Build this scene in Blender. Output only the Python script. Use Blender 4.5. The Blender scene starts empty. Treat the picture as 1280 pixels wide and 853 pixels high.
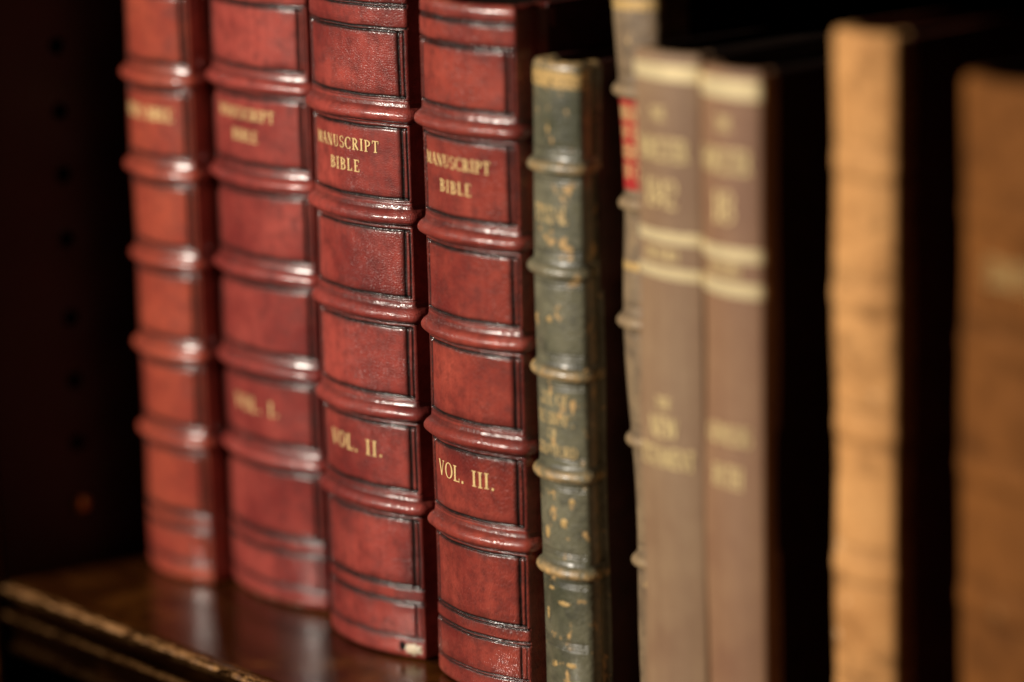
import bpy, math, random
import numpy as np
from mathutils import Matrix, Vector

S = bpy.context.scene
COL = S.collection
R_ = math.radians
random.seed(4)
rng = np.random.default_rng(11)

# ------------------------------------------------------------------ camera
cam_d = bpy.data.cameras.new('camera')
cam = bpy.data.objects.new('camera', cam_d)
COL.objects.link(cam)
S.camera = cam
cam_d.sensor_width = 36.0
cam_d.lens = 4600 / 1280 * 36.0
cam_d.clip_start = 0.05
cam_d.clip_end = 60
W2C = np.array([[0.6485956751704085, 0.7607443184928614, -0.02432554277038269],
                [-0.15927819082677344, 0.16691077918757075, 0.9730217108153075],
                [0.7442809335709144, -0.6272231450383745, 0.22942758825167112]])
m = Matrix([list(W2C[:, i]) for i in range(3)]).to_4x4()
m.translation = Vector((1.22292962502461, -0.9756403460896013, 0.5128092553779877))
cam.matrix_world = m
cam_d.dof.use_dof = True
cam_d.dof.focus_distance = 1.585
cam_d.dof.aperture_fstop = 2.05
cam_d.dof.aperture_blades = 0

# ------------------------------------------------------------------ world, lamp, exposure
w = bpy.data.worlds.new('World')
S.world = w
w.use_nodes = True
bg = w.node_tree.nodes['Background']
bg.inputs[0].default_value = (0.030, 0.025, 0.022, 1)
bg.inputs[1].default_value = 0.06

LAMP_AZ, LAMP_EL, LAMP_D = R_(-16), R_(22), 2.7
ld = bpy.data.lights.new('window_light', 'AREA')
ld.shape = 'DISK'
ld.size = 0.20
ld.energy = 108
ld.color = (1.0, 0.91, 0.79)
lamp = bpy.data.objects.new('window_light', ld)
COL.objects.link(lamp)
tgt = Vector((0.06, 0, 0.15))
ldir = Vector((math.sin(LAMP_AZ) * math.cos(LAMP_EL), -math.cos(LAMP_AZ) * math.cos(LAMP_EL), math.sin(LAMP_EL)))
lamp.location = tgt + ldir * LAMP_D
lamp.rotation_euler = (-ldir).to_track_quat('-Z', 'Y').to_euler()

S.view_settings.view_transform = 'Standard'
S.view_settings.look = 'None'
S.view_settings.exposure = 0
S.view_settings.gamma = 1
S.view_settings.use_curve_mapping = False
S.render.engine = 'CYCLES'
S.cycles.use_denoising = True
S.cycles.max_bounces = 6


# ------------------------------------------------------------------ node helpers
class NT:
    def __init__(self, name):
        self.mat = bpy.data.materials.new(name)
        self.mat.use_nodes = True
        self.t = self.mat.node_tree
        self.p = self.t.nodes['Principled BSDF']
        self.tc = self.n('ShaderNodeTexCoord').outputs['Object']

    def n(self, typ, **kw):
        nd = self.t.nodes.new(typ)
        for k, v in kw.items():
            setattr(nd, k, v)
        return nd

    def put(self, sock, v):
        if isinstance(v, bpy.types.NodeSocket):
            self.t.links.new(v, sock)
        elif isinstance(v, (tuple, list)) and len(v) == 3 and sock.type == 'RGBA':
            sock.default_value = (*v, 1)
        else:
            sock.default_value = v

    def map(self, scale=(1, 1, 1), loc=(0, 0, 0), src=None):
        nd = self.n('ShaderNodeMapping')
        self.put(nd.inputs['Vector'], src or self.tc)
        nd.inputs['Scale'].default_value = scale
        nd.inputs['Location'].default_value = loc
        return nd.outputs[0]

    def noise(self, scale, detail=3, rough=0.55, vec=None, dist=0.0):
        nd = self.n('ShaderNodeTexNoise')
        self.put(nd.inputs['Vector'], vec or self.tc)
        nd.inputs['Scale'].default_value = scale
        nd.inputs['Detail'].default_value = detail
        nd.inputs['Roughness'].default_value = rough
        nd.inputs['Distortion'].default_value = dist
        return nd.outputs['Fac']

    def voro(self, scale, vec=None, feature='F1'):
        nd = self.n('ShaderNodeTexVoronoi', feature=feature)
        self.put(nd.inputs['Vector'], vec or self.tc)
        nd.inputs['Scale'].default_value = scale
        return nd.outputs['Distance']

    def ramp(self, fac, a, b, lo=0.0, hi=1.0):
        nd = self.n('ShaderNodeMapRange', clamp=True)
        self.put(nd.inputs[0], fac)
        nd.inputs[1].default_value = a
        nd.inputs[2].default_value = b
        nd.inputs[3].default_value = lo
        nd.inputs[4].default_value = hi
        return nd.outputs[0]

    def mix(self, fac, a, b, mode='MIX'):
        nd = self.n('ShaderNodeMix', data_type='RGBA', blend_type=mode)
        self.put(nd.inputs[0], fac)
        self.put(nd.inputs[6], a)
        self.put(nd.inputs[7], b)
        return nd.outputs[2]

    def math(self, op, a, b=0.0):
        nd = self.n('ShaderNodeMath', operation=op)
        self.put(nd.inputs[0], a)
        self.put(nd.inputs[1], b)
        return nd.outputs[0]

    def attr(self, name):
        return self.n('ShaderNodeAttribute', attribute_name=name).outputs['Fac']

    def bump(self, h, strength, dist, prev=None):
        nd = self.n('ShaderNodeBump')
        nd.inputs['Strength'].default_value = strength
        nd.inputs['Distance'].default_value = dist
        self.put(nd.inputs['Height'], h)
        if prev:
            self.put(nd.inputs['Normal'], prev)
        return nd.outputs[0]

    def set(self, **kw):
        for k, v in kw.items():
            self.put(self.p.inputs[k], v)


def red_leather(name, light, dark, grain=0.5, stretch=1.0, off=0.0, rough=0.40):
    n = NT(name)
    base = n.map(loc=(off, off * 1.7, off * .6))
    big = n.noise(22, 4, .6, base)
    streak = n.noise(1, 4, .6, n.map((420, 420, 28), (off, 0, 0)))
    mott = n.noise(170, 5, .65, base)
    c = n.mix(n.ramp(big, .36, .66), dark, light)
    c = n.mix(n.ramp(streak, .45, .75, 0, .45), c, dark)
    c = n.mix(n.ramp(mott, .44, .72, 0, .60), c, tuple(x * .30 for x in dark))
    # scuffed paler flecks
    fl = n.noise(900, 2, .5, base)
    c = n.mix(n.ramp(fl, .62, .78, 0, .25), c, (light[0] * 1.2, light[1] * 2.0, light[2] * 2.0))
    tool_and_shade = n.attr('tool_and_shade')
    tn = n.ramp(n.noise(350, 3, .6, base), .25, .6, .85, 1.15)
    c = n.mix(n.math('MULTIPLY', tool_and_shade, tn), c, (.012, .007, .006))
    wear = n.attr('wear')
    wn = n.ramp(n.noise(260, 4, .6, base), .48, .62)
    c = n.mix(n.math('MULTIPLY', wear, wn), c, (.42, .26, .15))
    gv = n.map((1, 1, stretch), (off, 0, off))
    jit = n.noise(500, 2, .5, gv)
    nd = n.n('ShaderNodeMix', data_type='VECTOR')
    nd.inputs[0].default_value = .0012
    n.put(nd.inputs[4], gv)
    n.put(nd.inputs[5], n.n('ShaderNodeTexNoise').outputs['Color'])
    vor = n.voro(1050, gv, 'DISTANCE_TO_EDGE')
    cells = n.ramp(vor, .0, .32)
    gmask = n.ramp(n.noise(38, 2, .5, base), .35, .62, .25, 1.0)
    hgt = n.math('MULTIPLY', n.math('ADD', cells, n.math('MULTIPLY', jit, .7)), gmask)
    b0 = n.bump(n.noise(90, 4, .6, base), .30, .0010)
    b = n.bump(hgt, grain, .00028, b0)
    bc = n.bump(hgt, grain * .35, .00028, b0)
    n.set(**{'Base Color': c, 'Roughness': n.ramp(mott, .3, .75, rough - .09, rough + .14), 'Normal': b,
             'Specular IOR Level': .30, 'Coat Weight': .65, 'Coat Roughness': .165})
    n.t.links.new(bc, n.p.inputs['Coat Normal'])
    return n.mat


def mottled_leather(name, light, dark, fleck, fleck_lo=.62, rough=.45, scale=1.0, band_wear=.8, coat=.15, spec=.5):
    n = NT(name)
    big = n.noise(26 * scale, 5, .62)
    mid = n.noise(120 * scale, 5, .65, dist=.4)
    c = n.mix(n.ramp(big, .35, .68), dark, light)
    c = n.mix(n.ramp(mid, .47, .68, 0, .65), c, tuple(x * .35 for x in dark))
    f = n.noise(1, 4, .6, n.map((170 * scale, 170 * scale, 120 * scale), (3, 2, 1)))
    c = n.mix(n.ramp(f, fleck_lo, fleck_lo + .06), c, fleck)
    wn = n.ramp(n.noise(240, 4, .65), .36, .56)
    c = n.mix(n.math('MULTIPLY', n.math('MULTIPLY', n.attr('wear'), wn), band_wear), c, fleck)
    c = n.mix(n.attr('tool_and_shade'), c, tuple(x * .15 for x in dark))
    b = n.bump(n.math('ADD', n.ramp(n.voro(700), 0, .6), mid), .35, .0006)
    n.set(**{'Base Color': c, 'Roughness': n.ramp(mid, .3, .7, rough - .1, rough + .15), 'Normal': b,
             'Coat Weight': coat, 'Coat Roughness': .25, 'Specular IOR Level': spec})
    return n.mat


def cloth(name, light, dark):
    n = NT(name)
    big = n.noise(28, 4, .6)
    st = n.noise(1, 3, .6, n.map((260, 260, 14)))
    c = n.mix(n.ramp(big, .35, .65), dark, light)
    c = n.mix(n.ramp(st, .42, .7, 0, .4), c, tuple(x * .8 for x in dark))
    wv = n.n('ShaderNodeTexWave')
    n.put(wv.inputs['Vector'], n.tc)
    wv.bands_direction = 'Z'
    wv.inputs['Scale'].default_value = 300
    b = n.bump(wv.outputs['Fac'], .2, .0003)
    n.set(**{'Base Color': c, 'Roughness': .62, 'Normal': b})
    return n.mat


def gold(name, col=(1.0, .70, .31), metal=.12, rough=.38, patch=.0):
    n = NT(name)
    f = n.noise(600, 3, .6)
    c = n.mix(n.ramp(f, .35, .7), tuple(x * .72 for x in col), col)
    b = n.bump(f, .4, .0003)
    n.set(**{'Base Color': c, 'Metallic': metal, 'Roughness': rough, 'Normal': b})
    if patch:
        n.set(Alpha=n.ramp(n.noise(260, 4, .6), patch - .04, patch + .04))
    return n.mat


def simple(name, c1, c2, scale, rough=.7, bump=.2, dist=.0008, spec=.3):
    n = NT(name)
    f = n.noise(scale, 5, .6)
    n.set(**{'Base Color': n.mix(n.ramp(f, .3, .7), c1, c2), 'Roughness': rough,
             'Normal': n.bump(f, bump, dist), 'Specular IOR Level': spec})
    return n.mat


def wood(name, k=1.0):
    n = NT(name)
    g = n.noise(1, 5, .6, n.map((9, 150, 150)), dist=.6)
    g2 = n.noise(1, 4, .65, n.map((30, 700, 700)))
    big = n.noise(14, 4, .6)
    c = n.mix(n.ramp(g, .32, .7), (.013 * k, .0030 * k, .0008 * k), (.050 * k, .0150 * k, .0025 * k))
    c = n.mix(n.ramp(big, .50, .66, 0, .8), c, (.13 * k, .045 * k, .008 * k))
    c = n.mix(n.ramp(g2, .5, .75, 0, .5), c, (.010, .003, .002))
    # fine pale scratches
    sc = n.noise(1, 3, .7, n.map((60, 900, 400), (.3, 0, 0)), dist=1.5)
    c = n.mix(n.ramp(sc, .70, .76, 0, .45), c, (.26, .15, .06))
    wn = n.noise(1, 7, .75, n.map((55, 380, 380)), dist=1.2)
    wf = n.math('MULTIPLY', n.attr('wear'), n.ramp(wn, .44, .56))
    wc = n.mix(n.ramp(n.noise(300, 4, .7), .35, .65), (.13, .050, .014), (.40, .20, .07))
    c = n.mix(wf, c, wc)
    r = n.ramp(big, .3, .7, .09, .15)
    n.set(**{'Base Color': c, 'Roughness': n.math('ADD', r, n.math('MULTIPLY', wf, .4)),
             'Normal': n.bump(n.math('ADD', g2, n.math('MULTIPLY', wn, .6)), .10, .0008),
             'Specular IOR Level': .36})
    return n.mat


M = {}
M['red1'] = red_leather('orange_red_leather', (.42, .080, .042), (.26, .040, .026), .15, 1, .11, .38)
M['red2'] = red_leather('crimson_leather_smooth', (.40, .073, .055), (.195, .027, .023), .28, 1, .37, .38)
M['red3'] = red_leather('crimson_leather_pebbled', (.41, .070, .051), (.180, .024, .020), .62, 1, .73, .40)
M['red4'] = red_leather('crimson_leather_crackled', (.41, .073, .047), (.175, .024, .019), .68, .38, 1.21, .38)
M['green'] = mottled_leather('worn_green_leather', (.220, .200, .128), (.068, .068, .040), (.54, .33, .13), .60, .36, 1, .95, .3)
M['mottle'] = mottled_leather('mottled_calf', (.31, .215, .120), (.16, .105, .060), (.44, .29, .13), .64, .5)
M['cloth1'] = cloth('faded_brown_cloth', (.285, .178, .095), (.21, .115, .060))
M['cloth2'] = cloth('warm_brown_cloth', (.285, .155, .078), (.21, .100, .051))
M['tan'] = mottled_leather('tan_calf', (.70, .36, .130), (.46, .205, .062), (.78, .48, .24), .68, .68, .7, .3, .0, .2)
M['brown'] = mottled_leather('brown_calf', (.22, .078, .016), (.14, .048, .010), (.33, .17, .06), .70, .75, .6, .3, .0, .12)
M['gold'] = gold('gold_leaf')
M['gold_worn'] = gold('gold_leaf_worn', (.80, .58, .27), .25, .45, .42)
M['gold_dull'] = gold('gold_leaf_dull', (.62, .40, .15), .25, .5, .40)
M['gilt'] = gold('gilt_rule', (1.0, .80, .45), .38, .36)
M['gilt_text'] = gold('gilt_text', (1.0, .76, .36), .08, .4)
M['label_red'] = simple('red_label_leather', (.42, .035, .03), (.30, .022, .02), 120, .45)
M['paper'] = simple('shaded_page_edges', (.016, .010, .007), (.008, .005, .004), 200, .95, .3, .0008, .03)  # shadow on the page tops put into a near-black paper colour
M['dark_board'] = simple('dark_red_board_leather', (.075, .012, .009), (.045, .008, .006), 120, .5)
M['green_board'] = simple('dark_board_leather', (.060, .014, .010), (.035, .010, .008), 120, .5)
M['shaded_board'] = simple('shaded_board_cloth', (.022, .010, .006), (.012, .006, .004), 120, .9, .2, .0008, .05)  # shade on the board sides put into the colour, close to black
M['tan_board'] = simple('shaded_reddish_board_calf', (.15, .030, .012), (.09, .018, .008), 80, .5)  # side shade and reddish bounce light put into the board colour
M['raw'] = simple('torn_board_core', (.90, .82, .66), (.55, .42, .26), 420, .9, .8, .001)
M['frayed'] = simple('frayed_leather', (.36, .16, .08), (.16, .05, .03), 420, .9, .8, .001)
M['wood'] = wood('polished_mahogany')
M['wood_edge'] = wood('darker_mahogany', .10)  # moulding takes a much darker tone than the shelf board
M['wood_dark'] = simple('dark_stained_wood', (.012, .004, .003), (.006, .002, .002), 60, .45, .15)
M['hole'] = simple('hole_black', (.002, .001, .001), (.001, .001, .001), 50, .9)
M['brass'] = gold('aged_brass', (.55, .34, .09), .85, .35)


# ------------------------------------------------------------------ mesh helpers
def link(name, me, mat, parent=None, smooth=True):
    if smooth:
        me.polygons.foreach_set('use_smooth', [True] * len(me.polygons))
    me.materials.append(mat)
    o = bpy.data.objects.new(name, me)
    COL.objects.link(o)
    o.parent = parent
    return o


def mesh(name, v, f, attrs=None):
    me = bpy.data.meshes.new(name)
    me.from_pydata([tuple(map(float, p)) for p in v], [], f)
    me.update()
    for k, a in (attrs or {}).items():
        at = me.attributes.new(k, 'FLOAT', 'POINT')
        at.data.foreach_set('value', np.asarray(a, dtype=np.float32))
    return me


def grid_faces(nr, nc, base=0):
    return [(base + r * nc + c, base + r * nc + c + 1, base + (r + 1) * nc + c + 1, base + (r + 1) * nc + c)
            for r in range(nr - 1) for c in range(nc - 1)]


def box(name, lo, hi, mat, parent, bev=0.0008):
    import bmesh
    bm = bmesh.new()
    bmesh.ops.create_cube(bm, size=1)
    for v in bm.verts:
        for i in range(3):
            v.co[i] = lo[i] + (v.co[i] + .5) * (hi[i] - lo[i])
    if bev:
        bmesh.ops.bevel(bm, geom=bm.edges[:], offset=bev, segments=2, affect='EDGES', profile=.6)
    me = bpy.data.meshes.new(name)
    bm.to_mesh(me)
    bm.free()
    return link(name, me, mat, parent, smooth=False)


def empty(name, loc, label, cat, group=None, rot=(0, 0, 0)):
    o = bpy.data.objects.new(name, None)
    COL.objects.link(o)
    o.location = loc
    o.rotation_euler = rot
    o.empty_display_size = .02
    o['label'] = label
    o['category'] = cat
    if group:
        o['group'] = group
    return o


# ------------------------------------------------------------------ a rounded spine in plan
class Section:
    """plan outline of a book back: boards run along +y, the back bulges to -y"""

    def __init__(self, T, phi=27, r=.003, cover=.013, l2=.0070, a2=87):
        self.T, self.cover = T, cover
        self.ph, a2 = R_(phi), R_(a2)
        r2 = .0025
        # turned corner, short steep side, then the board
        segs = [(r * (a2 - self.ph), self.ph, a2), (l2, a2, a2), (r2 * (math.pi / 2 - a2), a2, math.pi / 2)]
        dx = dy = 0.0
        tab = []
        for L, p0, p1 in segs:
            for k in range(24):
                p = p0 + (p1 - p0) * (k + .5) / 24
                tab.append((dx, dy, p0 + (p1 - p0) * k / 24))
                dx += math.cos(p) * L / 24
                dy += math.sin(p) * L / 24
        tab.append((dx, dy, math.pi / 2))
        cum = [0.0]
        for L, p0, p1 in segs:
            for k in range(24):
                cum.append(cum[-1] + L / 24)
        self.R = (T / 2 - dx) / math.sin(self.ph)
        self.La = self.R * self.ph
        self.Ls = cum[-1]
        self.cum = np.array(cum)
        self.tab = np.array(tab)
        self.cy = -dy + self.R * math.cos(self.ph)
        self.x0, self.y0 = T / 2 - dx, -dy

    def at(self, s):
        sg = 1 if s >= 0 else -1
        a = abs(s)
        if a <= self.La:
            p = a / self.R
            x, y = self.R * math.sin(p), self.cy - self.R * math.cos(p)
        elif a <= self.La + self.Ls:
            q = a - self.La
            x = self.x0 + float(np.interp(q, self.cum, self.tab[:, 0]))
            y = self.y0 + float(np.interp(q, self.cum, self.tab[:, 1]))
            p = float(np.interp(q, self.cum, self.tab[:, 2]))
        else:
            p = math.pi / 2
            x, y = self.T / 2, a - self.La - self.Ls
        return sg * x, y, sg * math.sin(p), -math.cos(p)

    def wobble(self, wob, seed):
        rg = np.random.default_rng(seed)
        self.wv = [(wob * .4, rg.uniform(20, 90), rg.uniform(15, 70), rg.uniform(0, 6)) for _ in range(5)]

    def wob(self, s, z):
        return sum(a * np.sin(s * kx + z * kz + p) for a, kx, kz, p in getattr(self, 'wv', []))

    def smax(self):
        return self.La + self.Ls + self.cover

    def pt(self, s, z, off=0.0):
        x, y, nx, ny = self.at(s)
        off = off + float(self.wob(s, z))
        return (x + nx * off, y + ny * off, z)

    def stations(self, extra=(), step=.0013):
        L = [0.0]
        n = max(8, int(self.La / step))
        L += [self.La * i / n for i in range(1, n + 1)]
        L += [self.La + self.Ls * i / 20 for i in range(1, 21)]
        L += [self.La + self.Ls + self.cover * t for t in (.12, .25, .35, .45, .6, .8, 1)]
        for e in extra:
            L += [abs(e) + d for d in (-.0011, -.0007, -.0004, -.0002, 0, .0002, .0004, .0007, .0011)]
        L = sorted(set(round(x, 6) for x in L if 0 <= x <= self.smax()))
        out = [L[0]]
        for x in L[1:]:
            if x - out[-1] > .00008:
                out.append(x)
        return [-x for x in reversed(out[1:])] + out


def spine(sec, H, mat, parent, hlines=(), vlines=(), step=.0035, cap=.004, joint=.0012, wob=.0004,
          wear_edges=.0, capwear=.0, seed=0, rough_bottom=0.0):
    """hlines: (z, s_lo, s_hi, depth, width, dark); vlines: (s, z_lo, z_hi, depth, width, dark)"""
    rg = np.random.default_rng(seed)
    S_ = sec.stations([v[0] for v in vlines])
    zs = set(np.linspace(0, H, int(H / step)).round(6))
    for hl in hlines:
        for d in (-2, -1.4, -1, -.6, -.3, 0, .3, .6, 1, 1.4, 2):
            zs.add(round(hl[0] + d * hl[4], 6))
    for t in np.linspace(0, 1, 7):
        zs.add(round(cap * t, 6))
        zs.add(round(H - cap * t, 6))
    for v in vlines:
        for zz in (v[1], v[2]):
            for d in (-.0006, -.0002, .0002, .0006):
                zs.add(round(zz + d, 6))
    zs = sorted(z for z in zs if 0 <= z <= H)
    Z = [zs[0]]
    for z in zs[1:]:
        if z - Z[-1] > .00007:
            Z.append(z)
    Zn, Sn = np.array(Z)[:, None], np.array(S_)[None, :]
    d = np.zeros((len(Z), len(S_)))
    tool_and_shade = np.zeros_like(d)
    for (z, a, b, dep, wd, dk) in hlines:
        zw = z + .00012 * np.sin(Sn * 260 + z * 900)
        g = np.exp(-((Zn - zw) / wd) ** 2) * ((Sn >= a) & (Sn <= b))
        d -= dep * g
        tool_and_shade = np.maximum(tool_and_shade, dk * np.exp(-((Zn - zw) / (wd * 1.75)) ** 2) * ((Sn >= a) & (Sn <= b)))
    for (s, a, b, dep, wd, dk) in vlines:
        sw = s + .00010 * np.sin(Zn * 190 + s * 700)
        g = np.exp(-((Sn - sw) / wd) ** 2) * ((Zn >= a) & (Zn <= b))
        d -= dep * g
        tool_and_shade = np.maximum(tool_and_shade, dk * np.exp(-((Sn - sw) / (wd * 1.75)) ** 2) * ((Zn >= a) & (Zn <= b)))
    # soft hand-made unevenness
    sec.wobble(wob, seed)
    d += sec.wob(Sn, Zn)
    # joint groove along the boards
    sj = sec.La + sec.Ls + sec.cover * .38
    d -= joint * np.exp(-((np.abs(Sn) - sj) / (sec.cover * .22)) ** 2)
    # rolled head and tail
    tt = np.clip((cap - Zn) / cap, 0, 1)
    th = np.clip((Zn - (H - cap)) / cap, 0, 1)
    e = np.maximum(tt, th)
    d = d - cap * .75 * (1 - np.sqrt(np.clip(1 - e ** 2, 0, 1)))
    if rough_bottom:
        d -= rough_bottom * tt * (0.5 + .5 * np.sin(Sn * 900 + 1.3) * np.sin(Sn * 370))
    wear = wear_edges * np.exp(-((np.abs(Sn) - (sec.La + sec.Ls * .9)) / .0022) ** 2) + capwear * np.maximum(tt, th) ** .7
    base = np.array([sec.at(s) for s in S_])
    V, A, Wr = [], [], []

    def row(zv, dr, tl, wr):
        for j in range(len(S_)):
            x, y, nx, ny = base[j]
            V.append((x + nx * dr[j], y + ny * dr[j], zv))
            A.append(tl[j])
            Wr.append(wr[j])
    ins = np.full(len(S_), -.0075)
    z0 = np.zeros(len(S_))
    zz = np.array(Z)
    row(.0022, ins, z0, z0)
    for i, z in enumerate(Z):
        row(z + (.0004 if i == 0 else 0), d[i], tool_and_shade[i], wear[i] + z0)
    row(H - .0022, ins, z0, z0)
    f = grid_faces(len(Z) + 2, len(S_))
    o = link('spine', mesh('spine', V, f, {'tool_and_shade': A, 'wear': Wr}), mat, parent)
    return o


def raised_band(sec, zc, mat, parent, h=.0035, hw=.0045, wear=0.0, seed=0, undercut=1.0, dark=1.0):
    S_ = sec.stations()
    rg = np.random.default_rng(seed)
    ts = np.linspace(-1, 1, 33)
    V, A, Wr = [], [], []
    ph = rg.uniform(0, 6, 4)
    end = sec.La + sec.Ls + sec.cover * .42
    for t in ts:
        tp = -.22
        if t < tp:
            prof = max(0.0, 1 - ((t - tp) / (-1 - tp) * 1.04) ** 2.4) ** .62
        else:
            uu = (t - tp) / (1 - tp)
            prof = .55 * max(0.0, 1 - (uu * 1.7) ** 2) ** .6 + .45 * (0.5 + 0.5 * math.cos(math.pi * uu))
        zt = zc + t * hw
        for s in S_:
            a = abs(s)
            fall = 1 if a < sec.La + sec.Ls * .5 else max(0, 1 - ((a - sec.La - sec.Ls * .5) / (end - sec.La - sec.Ls * .5))) ** 1.0
            hh = h * prof * fall * (1 + .05 * math.sin(s * 130 + ph[0]) + .03 * math.sin(s * 330 + ph[1]))
            dz = .00025 * math.sin(s * 80 + ph[2])
            V.append(sec.pt(s, zt + dz - .0006 * prof, hh - .00008 + .00012 * (1 - abs(t))))
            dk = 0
            if t < -.52:  # shade under the ridge put into the colour as a dark line
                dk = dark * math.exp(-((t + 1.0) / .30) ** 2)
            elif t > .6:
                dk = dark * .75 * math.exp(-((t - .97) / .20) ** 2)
            if t > .25:                      # darker brown tone in the upper hollow
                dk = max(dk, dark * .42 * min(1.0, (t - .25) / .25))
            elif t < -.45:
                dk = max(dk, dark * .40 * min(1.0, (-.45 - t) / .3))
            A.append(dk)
            Wr.append(wear * prof ** 2)
    return link('raised_band', mesh('raised_band', V, grid_faces(len(ts), len(S_)), {'tool_and_shade': A, 'wear': Wr}), mat, parent)


def boards_and_pages(sec, H, D, bmat, parent, pmat=None):
    T = sec.T
    for sg in (-1, 1):
        x0, x1 = sg * (T / 2 - .0037), sg * (T / 2 - .0004)
        box('cover_board', (min(x0, x1), sec.cover * .7, .0006), (max(x0, x1), D, H - .0006), bmat, parent, .0006)
    # page block: rounded towards the spine
    pts = []
    n = 14
    for i in range(n + 1):
        s = -sec.La + 2 * sec.La * i / n
        x, y, nx, ny = sec.at(s)
        k = (T / 2 - .0044) / sec.x0
        pts.append((x * min(k, 1), y - ny * .0045))
    hx = max(p[0] for p in pts)
    pts += [(hx, D - .006), (0, D - .011), (-hx, D - .006)]
    nn = len(pts)
    v = [(x, y, .0045) for x, y in pts] + [(x, y, H - .0045) for x, y in pts]
    f = [tuple(range(nn))[::-1], tuple(range(nn, 2 * nn))] + [(i, (i + 1) % nn, nn + (i + 1) % nn, nn + i) for i in range(nn)]
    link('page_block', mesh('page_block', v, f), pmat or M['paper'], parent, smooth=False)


# ------------------------------------------------------------------ serif capitals as strokes
TK, TN = .17, .075


def stem(x, y0=0.0, y1=1.0, w=TK, serif=True, foot=True, head=True):
    L = [('l', x, y0, x, y1, w)]
    if serif:
        if foot:
            L.append(('l', x - w * 1.05, y0 + .03, x + w * 1.05, y0 + .03, .06))
        if head:
            L.append(('l', x - w * 1.05, y1 - .03, x + w * 1.05, y1 - .03, .06))
    return L


GL = {
    'A': (.80, [('l', .08, .02, .40, 1, TN), ('l', .40, 1, .70, .02, TK), ('l', .2, .36, .6, .36, TN), ('l', 0, .03, .2, .03, .06), ('l', .56, .03, .84, .03, .06)]),
    'B': (.68, stem(.16) + [('a', .22, .75, .34, .22, 90, -90, TK, TN), ('a', .22, .27, .40, .24, 90, -90, TK, TN)]),
    'C': (.76, [('a', .42, .5, .36, .48, 45, 315, TK, TN), ('l', .68, .72, .68, .96, .06), ('l', .68, .04, .68, .26, .06)]),
    'D': (.78, stem(.16) + [('a', .22, .5, .48, .47, 90, -90, TK, TN)]),
    'E': (.64, stem(.16) + [('l', .16, .965, .58, .965, TN), ('l', .16, .5, .46, .5, TN), ('l', .16, .035, .60, .035, TN), ('l', .58, .78, .58, 1, .06), ('l', .60, 0, .60, .24, .06)]),
    'F': (.60, stem(.16) + [('l', .16, .965, .56, .965, TN), ('l', .16, .5, .44, .5, TN), ('l', .56, .78, .56, 1, .06)]),
    'G': (.80, [('a', .42, .5, .36, .48, 45, 325, TK, TN), ('l', .70, .05, .70, .42, TK), ('l', .52, .43, .84, .43, .06)]),
    'H': (.84, stem(.16) + stem(.66) + [('l', .16, .5, .66, .5, TN)]),
    'I': (.36, stem(.18)),
    'K': (.78, stem(.16) + [('l', .22, .42, .62, .96, TN), ('l', .32, .56, .68, .04, TK)]),
    'L': (.62, stem(.16) + [('l', .16, .035, .58, .035, TN), ('l', .58, 0, .58, .26, .06)]),
    'M': (.98, [('l', .12, 0, .16, 1, TN), ('l', .16, 1, .48, .06, TK), ('l', .48, .06, .80, 1, TN), ('l', .82, 0, .80, 1, TK), ('l', 0, .03, .26, .03, .06), ('l', .68, .03, .96, .03, .06)]),
    'N': (.84, stem(.14, w=TN) + stem(.68, w=TN, foot=False) + [('l', .14, 1, .68, .02, TK)]),
    'O': (.84, [('a', .42, .5, .37, .48, 0, 360, TK, TN)]),
    'P': (.66, stem(.16) + [('a', .22, .72, .36, .25, 90, -90, TK, TN)]),
    'R': (.76, stem(.16) + [('a', .22, .74, .34, .23, 90, -90, TK, TN), ('l', .34, .5, .70, .03, TK)]),
    'S': (.60, [('a', .30, .74, .22, .23, 35, 270, .12, TN), ('a', .30, .26, .23, .25, 90, -145, .14, TN), ('l', .50, .74, .50, .95, .06), ('l', .08, .05, .08, .27, .06)]),
    'T': (.72, stem(.36, head=False) + [('l', .04, .965, .68, .965, TN), ('l', .05, .74, .05, 1, .06), ('l', .67, .74, .67, 1, .06)]),
    'U': (.80, stem(.16, y0=.3, foot=False) + stem(.64, y0=.3, w=TN, foot=False) + [('a', .40, .30, .24, .28, 180, 360, .11, TN)]),
    'V': (.78, [('l', .10, .98, .40, .02, TK), ('l', .40, .02, .68, .98, TN), ('l', 0, .97, .24, .97, .06), ('l', .56, .97, .80, .97, .06)]),
    'W': (1.08, [('l', .10, .98, .34, .02, TK), ('l', .34, .02, .54, .98, TN), ('l', .54, .98, .76, .02, TK), ('l', .76, .02, .98, .98, TN), ('l', 0, .97, .22, .97, .06)]),
    'Y': (.76, stem(.38, y1=.48, head=False) + [('l', .10, .98, .38, .46, TK), ('l', .38, .46, .66, .98, TN), ('l', 0, .97, .24, .97, .06)]),
    '.': (.30, [('l', .14, .0, .14, .16, .17)]),
    '1': (.44, stem(.22, head=False) + [('l', .08, .82, .22, .98, TN)]),
    '2': (.62, [('a', .30, .72, .22, .26, 160, -30, TK, TN), ('l', .46, .58, .1, .06, TN), ('l', .08, .05, .56, .05, .11)]),
    '4': (.64, [('l', .44, 0, .44, 1, TK), ('l', .44, .98, .06, .3, TN), ('l', .04, .29, .60, .29, TN)]),
    '8': (.62, [('a', .30, .74, .20, .23, 0, 360, .12, TN), ('a', .30, .26, .24, .25, 0, 360, .13, TN)]),
    ' ': (.42, []),
}


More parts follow.
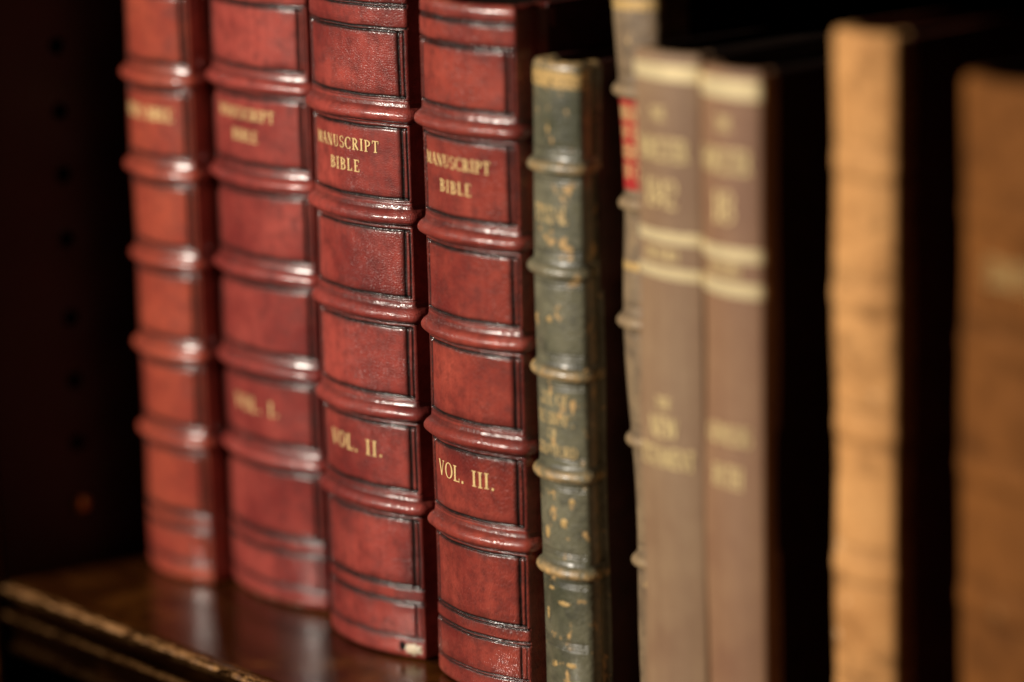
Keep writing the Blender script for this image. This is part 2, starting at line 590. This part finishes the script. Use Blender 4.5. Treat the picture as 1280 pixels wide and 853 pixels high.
def stroke_polys(st):
    """centre line with widths -> list of (left, right) pairs"""
    if st[0] == 'l':
        _, x0, y0, x1, y1, wd = st
        L = math.hypot(x1 - x0, y1 - y0)
        nx, ny = -(y1 - y0) / L * wd / 2, (x1 - x0) / L * wd / 2
        out = []
        k = 4
        for i in range(k + 1):
            t = i / k
            x, y = x0 + (x1 - x0) * t, y0 + (y1 - y0) * t
            out.append(((x + nx, y + ny), (x - nx, y - ny)))
        return out
    _, cx, cy, rx, ry, a0, a1, wk, wn = st
    n = max(8, int(abs(a1 - a0) / 14))
    out = []
    for i in range(n + 1):
        a = R_(a0 + (a1 - a0) * i / n)
        c, s_ = math.cos(a), math.sin(a)
        wd = (wn + (wk - wn) * abs(c) ** 1.3) / 2
        out.append(((cx + (rx + wd) * c, cy + (ry + wd * .7) * s_), (cx + (rx - wd) * c, cy + (ry - wd * .7) * s_)))
    return out


def lettering(sec, text, zc, length, cap, mat, parent, s0=0.0, off=.00016, name='gold_lettering', jit=.02, seed=3):
    rg = random.Random(seed)
    nat = sum(GL[c][0] for c in text) * cap
    track = (length - nat) / max(1, len(text) - 1) if len(text) > 1 else 0
    sx = 1.0
    if track < 0:
        sx, track = length / nat, 0
    x = s0 - length / 2
    V, F = [], []
    k = 0
    for ch in text:
        adv, st = GL[ch]
        jy, jr = rg.uniform(-jit, jit) * cap, rg.uniform(-.012, .012)
        for q in st:
            pr = stroke_polys(q)
            b = len(V)
            o = off + k * 4e-6
            k += 1
            for (l, r) in pr:
                for (px, py) in (l, r):
                    V.append(sec.pt(x + (px + jr * py) * cap * sx, zc - cap / 2 + py * cap + jy, o))
            for i in range(len(pr) - 1):
                F.append((b + 2 * i, b + 2 * i + 1, b + 2 * i + 3, b + 2 * i + 2))
        x += adv * cap * sx + track
    return link(name, mesh(name, V, F), mat, parent, smooth=False)


def gilt_strip(sec, z0, z1, mat, parent, off=.0002, s_lim=None, name='gilt_band', s_lo=None):
    hi = s_lim or (sec.La + sec.Ls * .8)
    lo = -hi if s_lo is None else s_lo
    n = 40
    V = []
    zs = np.linspace(z0, z1, 4)
    for z in zs:
        for i in range(n + 1):
            V.append(sec.pt(lo + (hi - lo) * i / n, z, off))
    return link(name, mesh(name, V, grid_faces(4, n + 1)), mat, parent)


def patch(sec, s0, z0, a, b, mat, parent, name, off=.0003, seed=0, bulge=.0008):
    rg = random.Random(seed)
    n = 22
    V = [sec.pt(s0, z0, off + bulge)]
    for ring in (.55, 1.0):
        for i in range(n):
            t = 2 * math.pi * i / n
            k = ring * (1 + rg.uniform(-.22, .22))
            V.append(sec.pt(s0 + a * k * math.cos(t), max(.0012, z0 + b * k * math.sin(t)), off + (bulge * rg.uniform(.3, 1.1) if ring < 1 else -.0004)))
    F = [(0, 1 + i, 1 + (i + 1) % n) for i in range(n)]
    F += [(1 + i, 1 + n + i, 1 + n + (i + 1) % n, 1 + (i + 1) % n) for i in range(n)]
    return link(name, mesh(name, V, F), mat, parent, smooth=False)


# ================================================================== the bookcase
XW, YE = -0.232, -0.0735
case = empty('bookcase', (0, 0, 0), 'dark polished wooden bookcase with a worn front shelf edge, holding the books', 'bookcase')


def shelf_profile():
    # (y, z, wear) from the back over the top, down the moulded front edge
    P = [(.26, 0, 0), (.10, 0, 0), (.0, 0, 0), (-.03, 0, 0), (-.055, 0, 0), (-.066, 0, 0), (-.0685, 0, 0)]
    for a in np.linspace(90, -70, 11):          # top bead, its nose rubbed bare
        P.append((YE + .0034 - .0034 * math.cos(R_(a)) * 1.0 - .0002, -.0034 + .0034 * math.sin(R_(a)), .95 if a > 25 else .12))
    P += [(-.0660, -.0072, .02), (-.0640, -.0085, 0), (-.0642, -.0125, 0)]
    for a in np.linspace(80, -80, 9):           # second bead
        P.append((-.0705 - .0042 * math.cos(R_(a)), -.0160 + .0032 * math.sin(R_(a)), .26 if 15 < a < 55 else 0))
    P += [(-.0690, -.0200, 0), (-.0675, -.0290, 0)]
    for a in np.linspace(80, -80, 7):
        P.append((-.0690 - .0022 * math.cos(R_(a)), -.0330 + .0024 * math.sin(R_(a)), .05 if a > 20 else 0))
    P += [(-.066, -.0362, 0), (.26, -.0362, 0)]
    return P


def extruded(name, P, x0, x1, n, mat, parent, rough=True):
    rg = np.random.default_rng(5)
    V, Wr = [], []
    xs = np.linspace(x0, x1, n)
    nz = np.convolve(rg.normal(0, 1, n + 20), np.ones(5) / 5, 'same')[10:10 + n]
    nz2 = rg.normal(0, 1, n)
    for i, x in enumerate(xs):
        for (y, z, wv) in P:
            k = wv if rough else 0
            V.append((x, y + k * (.00035 * nz[i] + .00015 * nz2[i]), z - k * abs(.00030 * nz[i] + .00018 * nz2[i])))
            Wr.append(wv)
    f = grid_faces(n, len(P))
    return link(name, mesh(name, V, f, {'wear': Wr}), mat, parent)


PF = shelf_profile()
extruded('shelf_board', PF[:7] + [(-.0684, -.006, 0)], XW + .0005, .56, 500, M['wood'], case)
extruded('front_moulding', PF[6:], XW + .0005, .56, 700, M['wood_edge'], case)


# left upright, with a column of peg holes drilled through the inner face
def upright():
    V, F = [], []

    def quad(y0, z0, y1, z1, x=XW):
        b = len(V)
        V.extend([(x, y0, z0), (x, y1, z0), (x, y1, z1), (x, y0, z1)])
        F.append((b, b + 1, b + 2, b + 3))
    cols = [(-.0262, [.0303, .0613, .0922, .1232, .1619, .1932, .2235, .2550, .2860, .3170]), ]
    cells = []
    z_lo, z_hi = -.30, .52
    y0, y1 = -.0725, .26
    c = .006
    yc, zl = cols[0]
    quad(y0, z_lo, yc - c, z_hi)
    quad(yc + c, z_lo, y1, z_hi)
    zc = z_lo
    for z in zl:
        quad(yc - c, zc, yc + c, z - c)
        # square cell with a round hole and its bore
        n = 24
        b = len(V)
        for i in range(n):
            t = 2 * math.pi * i / n
            k = c / max(abs(math.cos(t)), abs(math.sin(t)))
            V.append((XW, yc + k * math.cos(t), z + k * math.sin(t)))
        for rr, dx in ((.0043, 0), (.0041, -.0006), (.0041, -.011)):
            for i in range(n):
                t = 2 * math.pi * i / n
                V.append((XW + dx, yc + rr * math.cos(t), z + rr * math.sin(t)))
        for q in range(3):
            for i in range(n):
                F.append((b + q * n + i, b + q * n + (i + 1) % n, b + (q + 1) * n + (i + 1) % n, b + (q + 1) * n + i))
        F.append(tuple(b + 3 * n + i for i in range(n)))
        zc = z + c
    quad(yc - c, zc, yc + c, z_hi)
    # front face and outer side
    b = len(V)
    V.extend([(XW, y0, z_lo), (XW - .022, y0, z_lo), (XW - .022, y0, z_hi), (XW, y0, z_hi)])
    F.append((b, b + 1, b + 2, b + 3))
    b = len(V)
    V.extend([(XW - .022, y0, z_lo), (XW - .022, y1, z_lo), (XW - .022, y1, z_hi), (XW - .022, y0, z_hi)])
    F.append((b, b + 1, b + 2, b + 3))
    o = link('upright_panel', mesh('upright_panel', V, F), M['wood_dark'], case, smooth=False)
    return o


up = upright()
# brass shelf stud in the lowest hole
import bmesh


def lathe(name, prof, axis_x, y, z, mat, parent, n=20):
    V, F = [], []
    for (dx, rr) in prof:
        for i in range(n):
            t = 2 * math.pi * i / n
            V.append((axis_x + dx, y + rr * math.cos(t), z + rr * math.sin(t)))
    for q in range(len(prof) - 1):
        for i in range(n):
            F.append((q * n + i, q * n + (i + 1) % n, (q + 1) * n + (i + 1) % n, (q + 1) * n + i))
    F.append(tuple((len(prof) - 1) * n + i for i in range(n)))
    return link(name, mesh(name, V, F), mat, parent)


lathe('shelf_stud', [(-.008, .0028), (.0004, .0028), (.0005, .0042), (.0014, .0042), (.0022, .0036), (.0028, .0022), (.0030, .0006)],
      XW, -.0262, .0303, M['brass'], up)
box('stile', (XW - .060, YE - .006, -.30), (XW - .0005, -.0728, .52), M['wood'], case, .002)
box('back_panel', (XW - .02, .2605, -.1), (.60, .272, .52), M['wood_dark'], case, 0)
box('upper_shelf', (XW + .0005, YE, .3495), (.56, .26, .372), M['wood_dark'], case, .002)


# ================================================================== the red set
BZ = [.2470, .2023, .1592, .1146, .0721]
H_SET = .301


def red_book(Xr, Y, T, mat, label, seed, texts, scale=1.0, H=H_SET, phi=25, l2=.0075, r=.0018, chip=False, capwear=0.15, rough_bottom=0.0, dz=0.0, lean=0.0):
    root = empty('leather_book', (Xr - T / 2, Y, 0.0), label, 'book', 'matching red leather volumes', (0, lean, 0))
    sec = Section(T, phi, r, .013, l2)
    sf = sec.La - .0003                    # outer vertical tool line
    si = sf - .0026
    bz = [z * scale for z in BZ]
    bz[0] += dz
    hl, vl = [], []
    lim = 1.0
    big = sec.smax()
    frames = []
    tops = [H - .0185] + bz
    # panel frames between the bands
    for i in range(6):
        zt = (H - .0190) if i == 0 else bz[i - 1] - .0072
        zb = (bz[i] + .0066) if i < 5 else .0345
        frames.append((zb, zt))
        for z in (zb, zt):
            hl.append((z, -sf, sf, .00080, .00066, 1.0))
    # thin second line beside the bands
    for i in range(5):
        hl.append((bz[i] - .0054, -sf - .002, sf + .003, .00035, .00030, .8))
        hl.append((bz[i] + .0051, -sf - .002, sf + .003, .00025, .00026, .55))
    for zb, zt in frames:
        for sg in (-1, 1):
            vl.append((sg * si, zb, zt, .00090, .00072, 1.0))
            vl.append((sg * sf, zb - .0006, zt + .0006, .00055, .00040, 1.0))
    # head and tail rules
    for z in (H - .0190 + .0014, H - .0085, H - .0073, .0345 - .0014, .0272, .0258):
        hl.append((z, -big, sf + .002, .00060, .00048, 1.0))
    for z in (.0108, .0096):
        hl.append((z, -big, sf + .001, .00042, .00036, .9))
    for sg in (-1, 1):
        vl.append((sg * si, .0108, .0258, .00060, .00042, 1.0))
        vl.append((sg * sf, .0100, .0264, .00035, .00026, .8))
    sp = spine(sec, H, mat, root, hl, vl, capwear=capwear, seed=seed, rough_bottom=rough_bottom)
    for i, z in enumerate(bz):
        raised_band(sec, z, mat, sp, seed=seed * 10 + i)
    for (txt, z, ln, cap, s0) in texts:
        lettering(sec, txt, z, ln, cap, M['gold'], sp, s0=s0, seed=seed + len(txt))
    boards_and_pages(sec, H, .215, M['dark_board'], root)
    if rough_bottom:
        for k, (s0, aa, bb) in enumerate(((-.010, .004, .0009), (.002, .003, .0012), (.014, .006, .0010), (.024, .005, .0012))):
            patch(sec, s0, .0022, aa, bb, M['raw'] if k % 2 else M['frayed'], sp, 'frayed_edge', off=-.0012, seed=90 + k, bulge=.0004)
    if chip:
        patch(sec, sf - .0045, .0052, .0052, .0027, M['raw'], sp, 'torn_leather_patch', seed=5, bulge=.0005)
        patch(sec, sf - .0105, .0060, .0022, .0024, M['hole'], sp, 'frayed_hole', seed=8, bulge=.0001)
    return root


red_book(-.1572, .002, .0520, M['red1'],
         'orange-red leather book with single-line gold title, standing next to the bookcase upright', 1,
         [('HOLY BIBLE', .2262, .038, .0058, -.003)], scale=.988, phi=28, l2=.0030, r=.002)
red_book(-.0829, .018, .0742, M['red2'],
         'red leather book lettered MANUSCRIPT BIBLE and VOL. I., its tail edge frayed', 2,
         [('MANUSCRIPT', .2318, .0440, .0052, -.003), ('BIBLE', .2216, .0195, .0052, -.002), ('VOL. I.', .0945, .034, .0068, -.0025)],
         capwear=.5, rough_bottom=.0012)
red_book(.0050, .005, .069, M['red3'],
         'red pebbled leather book lettered VOL. II., a torn white chip at its foot', 3,
         [('MANUSCRIPT', .2312, .046, .0052, -.0034), ('BIBLE', .2216, .021, .0053, -.0025), ('VOL. II.', .0955, .038, .0070, -.0025)], chip=True)
red_book(.0815, .001, .063, M['red4'],
         'red leather book lettered VOL. III., finely crackled towards its foot, beside the green book', 4,
         [('MANUSCRIPT', .2322, .045, .0053, -.0034), ('BIBLE', .2216, .021, .0053, -.0025), ('VOL. III.', .0966, .039, .0070, -.0025)], H=.3005, dz=.0022)

# ================================================================== worn green book
T = .0310
g = empty('leather_book', (.1165 - T / 2, .001, 0), 'worn grey-green leather book with flaking gilt raised bands', 'book')
sec = Section(T, 32, .003, .006, .0030, 86)
hl = []
gz = [.2373, .1942, .1509, .1074, .0655]
for z in gz:
    for dz in (.0058, .0072, -.0060, -.0074):
        hl.append((z + dz, -sec.La, sec.La, .0003, .0003, .45))
for z in (.0332, .0318, .0304, .272, .2705):
    hl.append((z, -sec.La, sec.La, .0003, .0003, .5))
sp = spine(sec, .2802, M['green'], g, hl, [], wear_edges=.45, capwear=.9, seed=21, wob=.0006, rough_bottom=.001)
for i, z in enumerate(gz):
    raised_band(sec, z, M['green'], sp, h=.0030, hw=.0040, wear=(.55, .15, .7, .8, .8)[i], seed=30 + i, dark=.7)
lettering(sec, 'TYNDAL', .2165, .021, .0072, M['gold_worn'], sp, s0=-.001)
for txt, z, ln, cap in (('LIFE OF', .1385, .018, .0050), ('THE LIBRARY', .1302, .024, .0050), ('OF', .1238, .0065, .0045), ('STRATFORD', .1165, .025, .0050)):
    lettering(sec, txt, z, ln, cap, M['gold_worn'], sp, s0=-.0005)
gilt_strip(sec, .2695, .2765, M['gold_dull'], sp, name='gilt_cap')
for i, (s, z, a, b) in enumerate([(-.001, .1725, .0022, .0020), (.005, .0858, .0026, .0030), (-.006, .0800, .0026, .0040), (.004, .0505, .0050, .0014),
                                  (-.004, .0560, .0030, .0012), (-.008, .0440, .0014, .004), (.007, .0235, .0040, .0016), (-.004, .0225, .003, .0022),
                                  (-.001, .2520, .0014, .0018), (.009, .0955, .0022, .0018)]):
    patch(sec, s, z, a, b, M['gold_dull'], sp, 'flaked_patch', off=.00008, seed=60 + i, bulge=.0001)
boards_and_pages(sec, .2802, .19, M['green_board'], g)

# ================================================================== mottled book with the red label
T = .0262
b5 = empty('leather_book', (.1565 - T / 2, .0152, .0005), 'tall mottled grey-brown leather book with a red title label', 'book', None, (0, R_(-1.8), 0))
sec = Section(T, 34, .003, .012, .0025, 78)
sp = spine(sec, .3330, M['mottle'], b5, [(z + d, -sec.La, sec.La, .0003, .0003, .5) for z in (.2700, .2233, .1745, .1243, .0728) for d in (.006, -.006)], [],
           wear_edges=.3, capwear=.4, seed=23, wob=.0008)
for i, z in enumerate((.2700, .2233, .1745, .1243, .0728)):
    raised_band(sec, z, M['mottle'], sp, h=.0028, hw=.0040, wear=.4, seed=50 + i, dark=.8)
gilt_strip(sec, .2283, .2655, M['label_red'], sp, off=.0003, s_lim=sec.La * .96, name='title_label')
for txt, z in (('BREVIARY', .2600), ('OF THE', .2520), ('HISTORY', .2440), ('OF OLD', .2360)):
    lettering(sec, txt, z, .019, .0056, M['gold'], sp, s0=0, off=.0005)
gilt_strip(sec, .1950, .1985, M['gold_dull'], sp, name='gilt_band')
gilt_strip(sec, .3020, .3065, M['gold_dull'], sp, name='gilt_band')
boards_and_pages(sec, .3330, .20, M['shaded_board'], b5)


# ================================================================== two brown cloth books with gilt bands
def cloth_book(Xr, Y, T, H, mat, label, lines, rules, seed):
    root = empty('cloth_book', (Xr - T / 2, Y, 0), label, 'book', 'pair of brown cloth volumes')
    s_ = Section(T, 25, .002, .005, .0020, 87)
    p_ = spine(s_, H, mat, root, [], [], seed=seed, cap=.003, wob=.0006)
    for (a, b) in rules:
        gilt_strip(s_, a, b, M['gilt'], p_, s_lim=s_.La + s_.Ls * .55)
    for (txt, z, ln, cap) in lines:
        lettering(s_, txt, z, ln, cap, M['gilt_text'], p_, s0=-.0005, off=.0003)
    boards_and_pages(s_, H, .19, M['shaded_board'], root)
    return root


cloth_book(.1955, -.008, .0375, .2925, M['cloth1'], 'brown cloth book with gilt bands, lettered NEW TESTAMENT near its foot',
           [('THE', .2684, .0085, .0048), ('WORCESTER', .2542, .029, .0088), ('1842', .2367, .018, .0110), ('HISTORY', .2120, .020, .0048),
            ('THE', .1515, .0085, .0045), ('NEW', .1416, .0160, .0085), ('TESTAMENT', .1294, .031, .0080)],
           [(.2815, .2878), (.2168, .2215), (.2025, .2070)], 41)
cloth_book(.2290, -.008, .0332, .2895, M['cloth2'], 'brown cloth book with gilt bands beside the empty gap in the row',
           [('THE', .2684, .0085, .0050), ('WORCESTER', .2538, .026, .0092), ('18', .2359, .011, .0120), ('HISTORY', .2112, .018, .0048),
            ('GENESIS', .1449, .024, .0072), ('RUTH', .1280, .016, .0085)],
           [(.2782, .2858), (.2150, .2202), (.2010, .2066)], 42)


# ================================================================== two plain calf books
def calf_book(Xr, Y, T, H, mat, bmat, label, bands, seed, phi, texts=()):
    root = empty('leather_book', (Xr - T / 2, Y, 0), label, 'book')
    s_ = Section(T, phi, .0025, .006, .0020, 87)
    p_ = spine(s_, H, mat, root, [(z + d, -s_.La, s_.La, .0003, .0004, .35) for z in bands for d in (.007, -.0075)], [], seed=seed, wob=.0007)
    for i, z in enumerate(bands):
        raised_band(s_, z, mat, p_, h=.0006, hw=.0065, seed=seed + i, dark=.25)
    for (txt, z, ln, cap) in texts:
        lettering(s_, txt, z, ln, cap, M['gold_dull'], p_, s0=0, off=.0003)
    boards_and_pages(s_, H, .20, bmat, root)
    return root


calf_book(.2915, .000, .0320, .3090, M['tan'], M['tan_board'], 'light tan leather book standing alone between two dark gaps',
          [.2604, .2090, .1582, .1033, .0520], 71, 26)
calf_book(.3860, .000, .0610, .2985, M['brown'], M['shaded_board'], 'dark brown leather book at the row end, past the tan book',
          [.2510, .2020, .1543, .1040, .0540], 81, 26, [('SERMONS', .2290, .030, .010)])
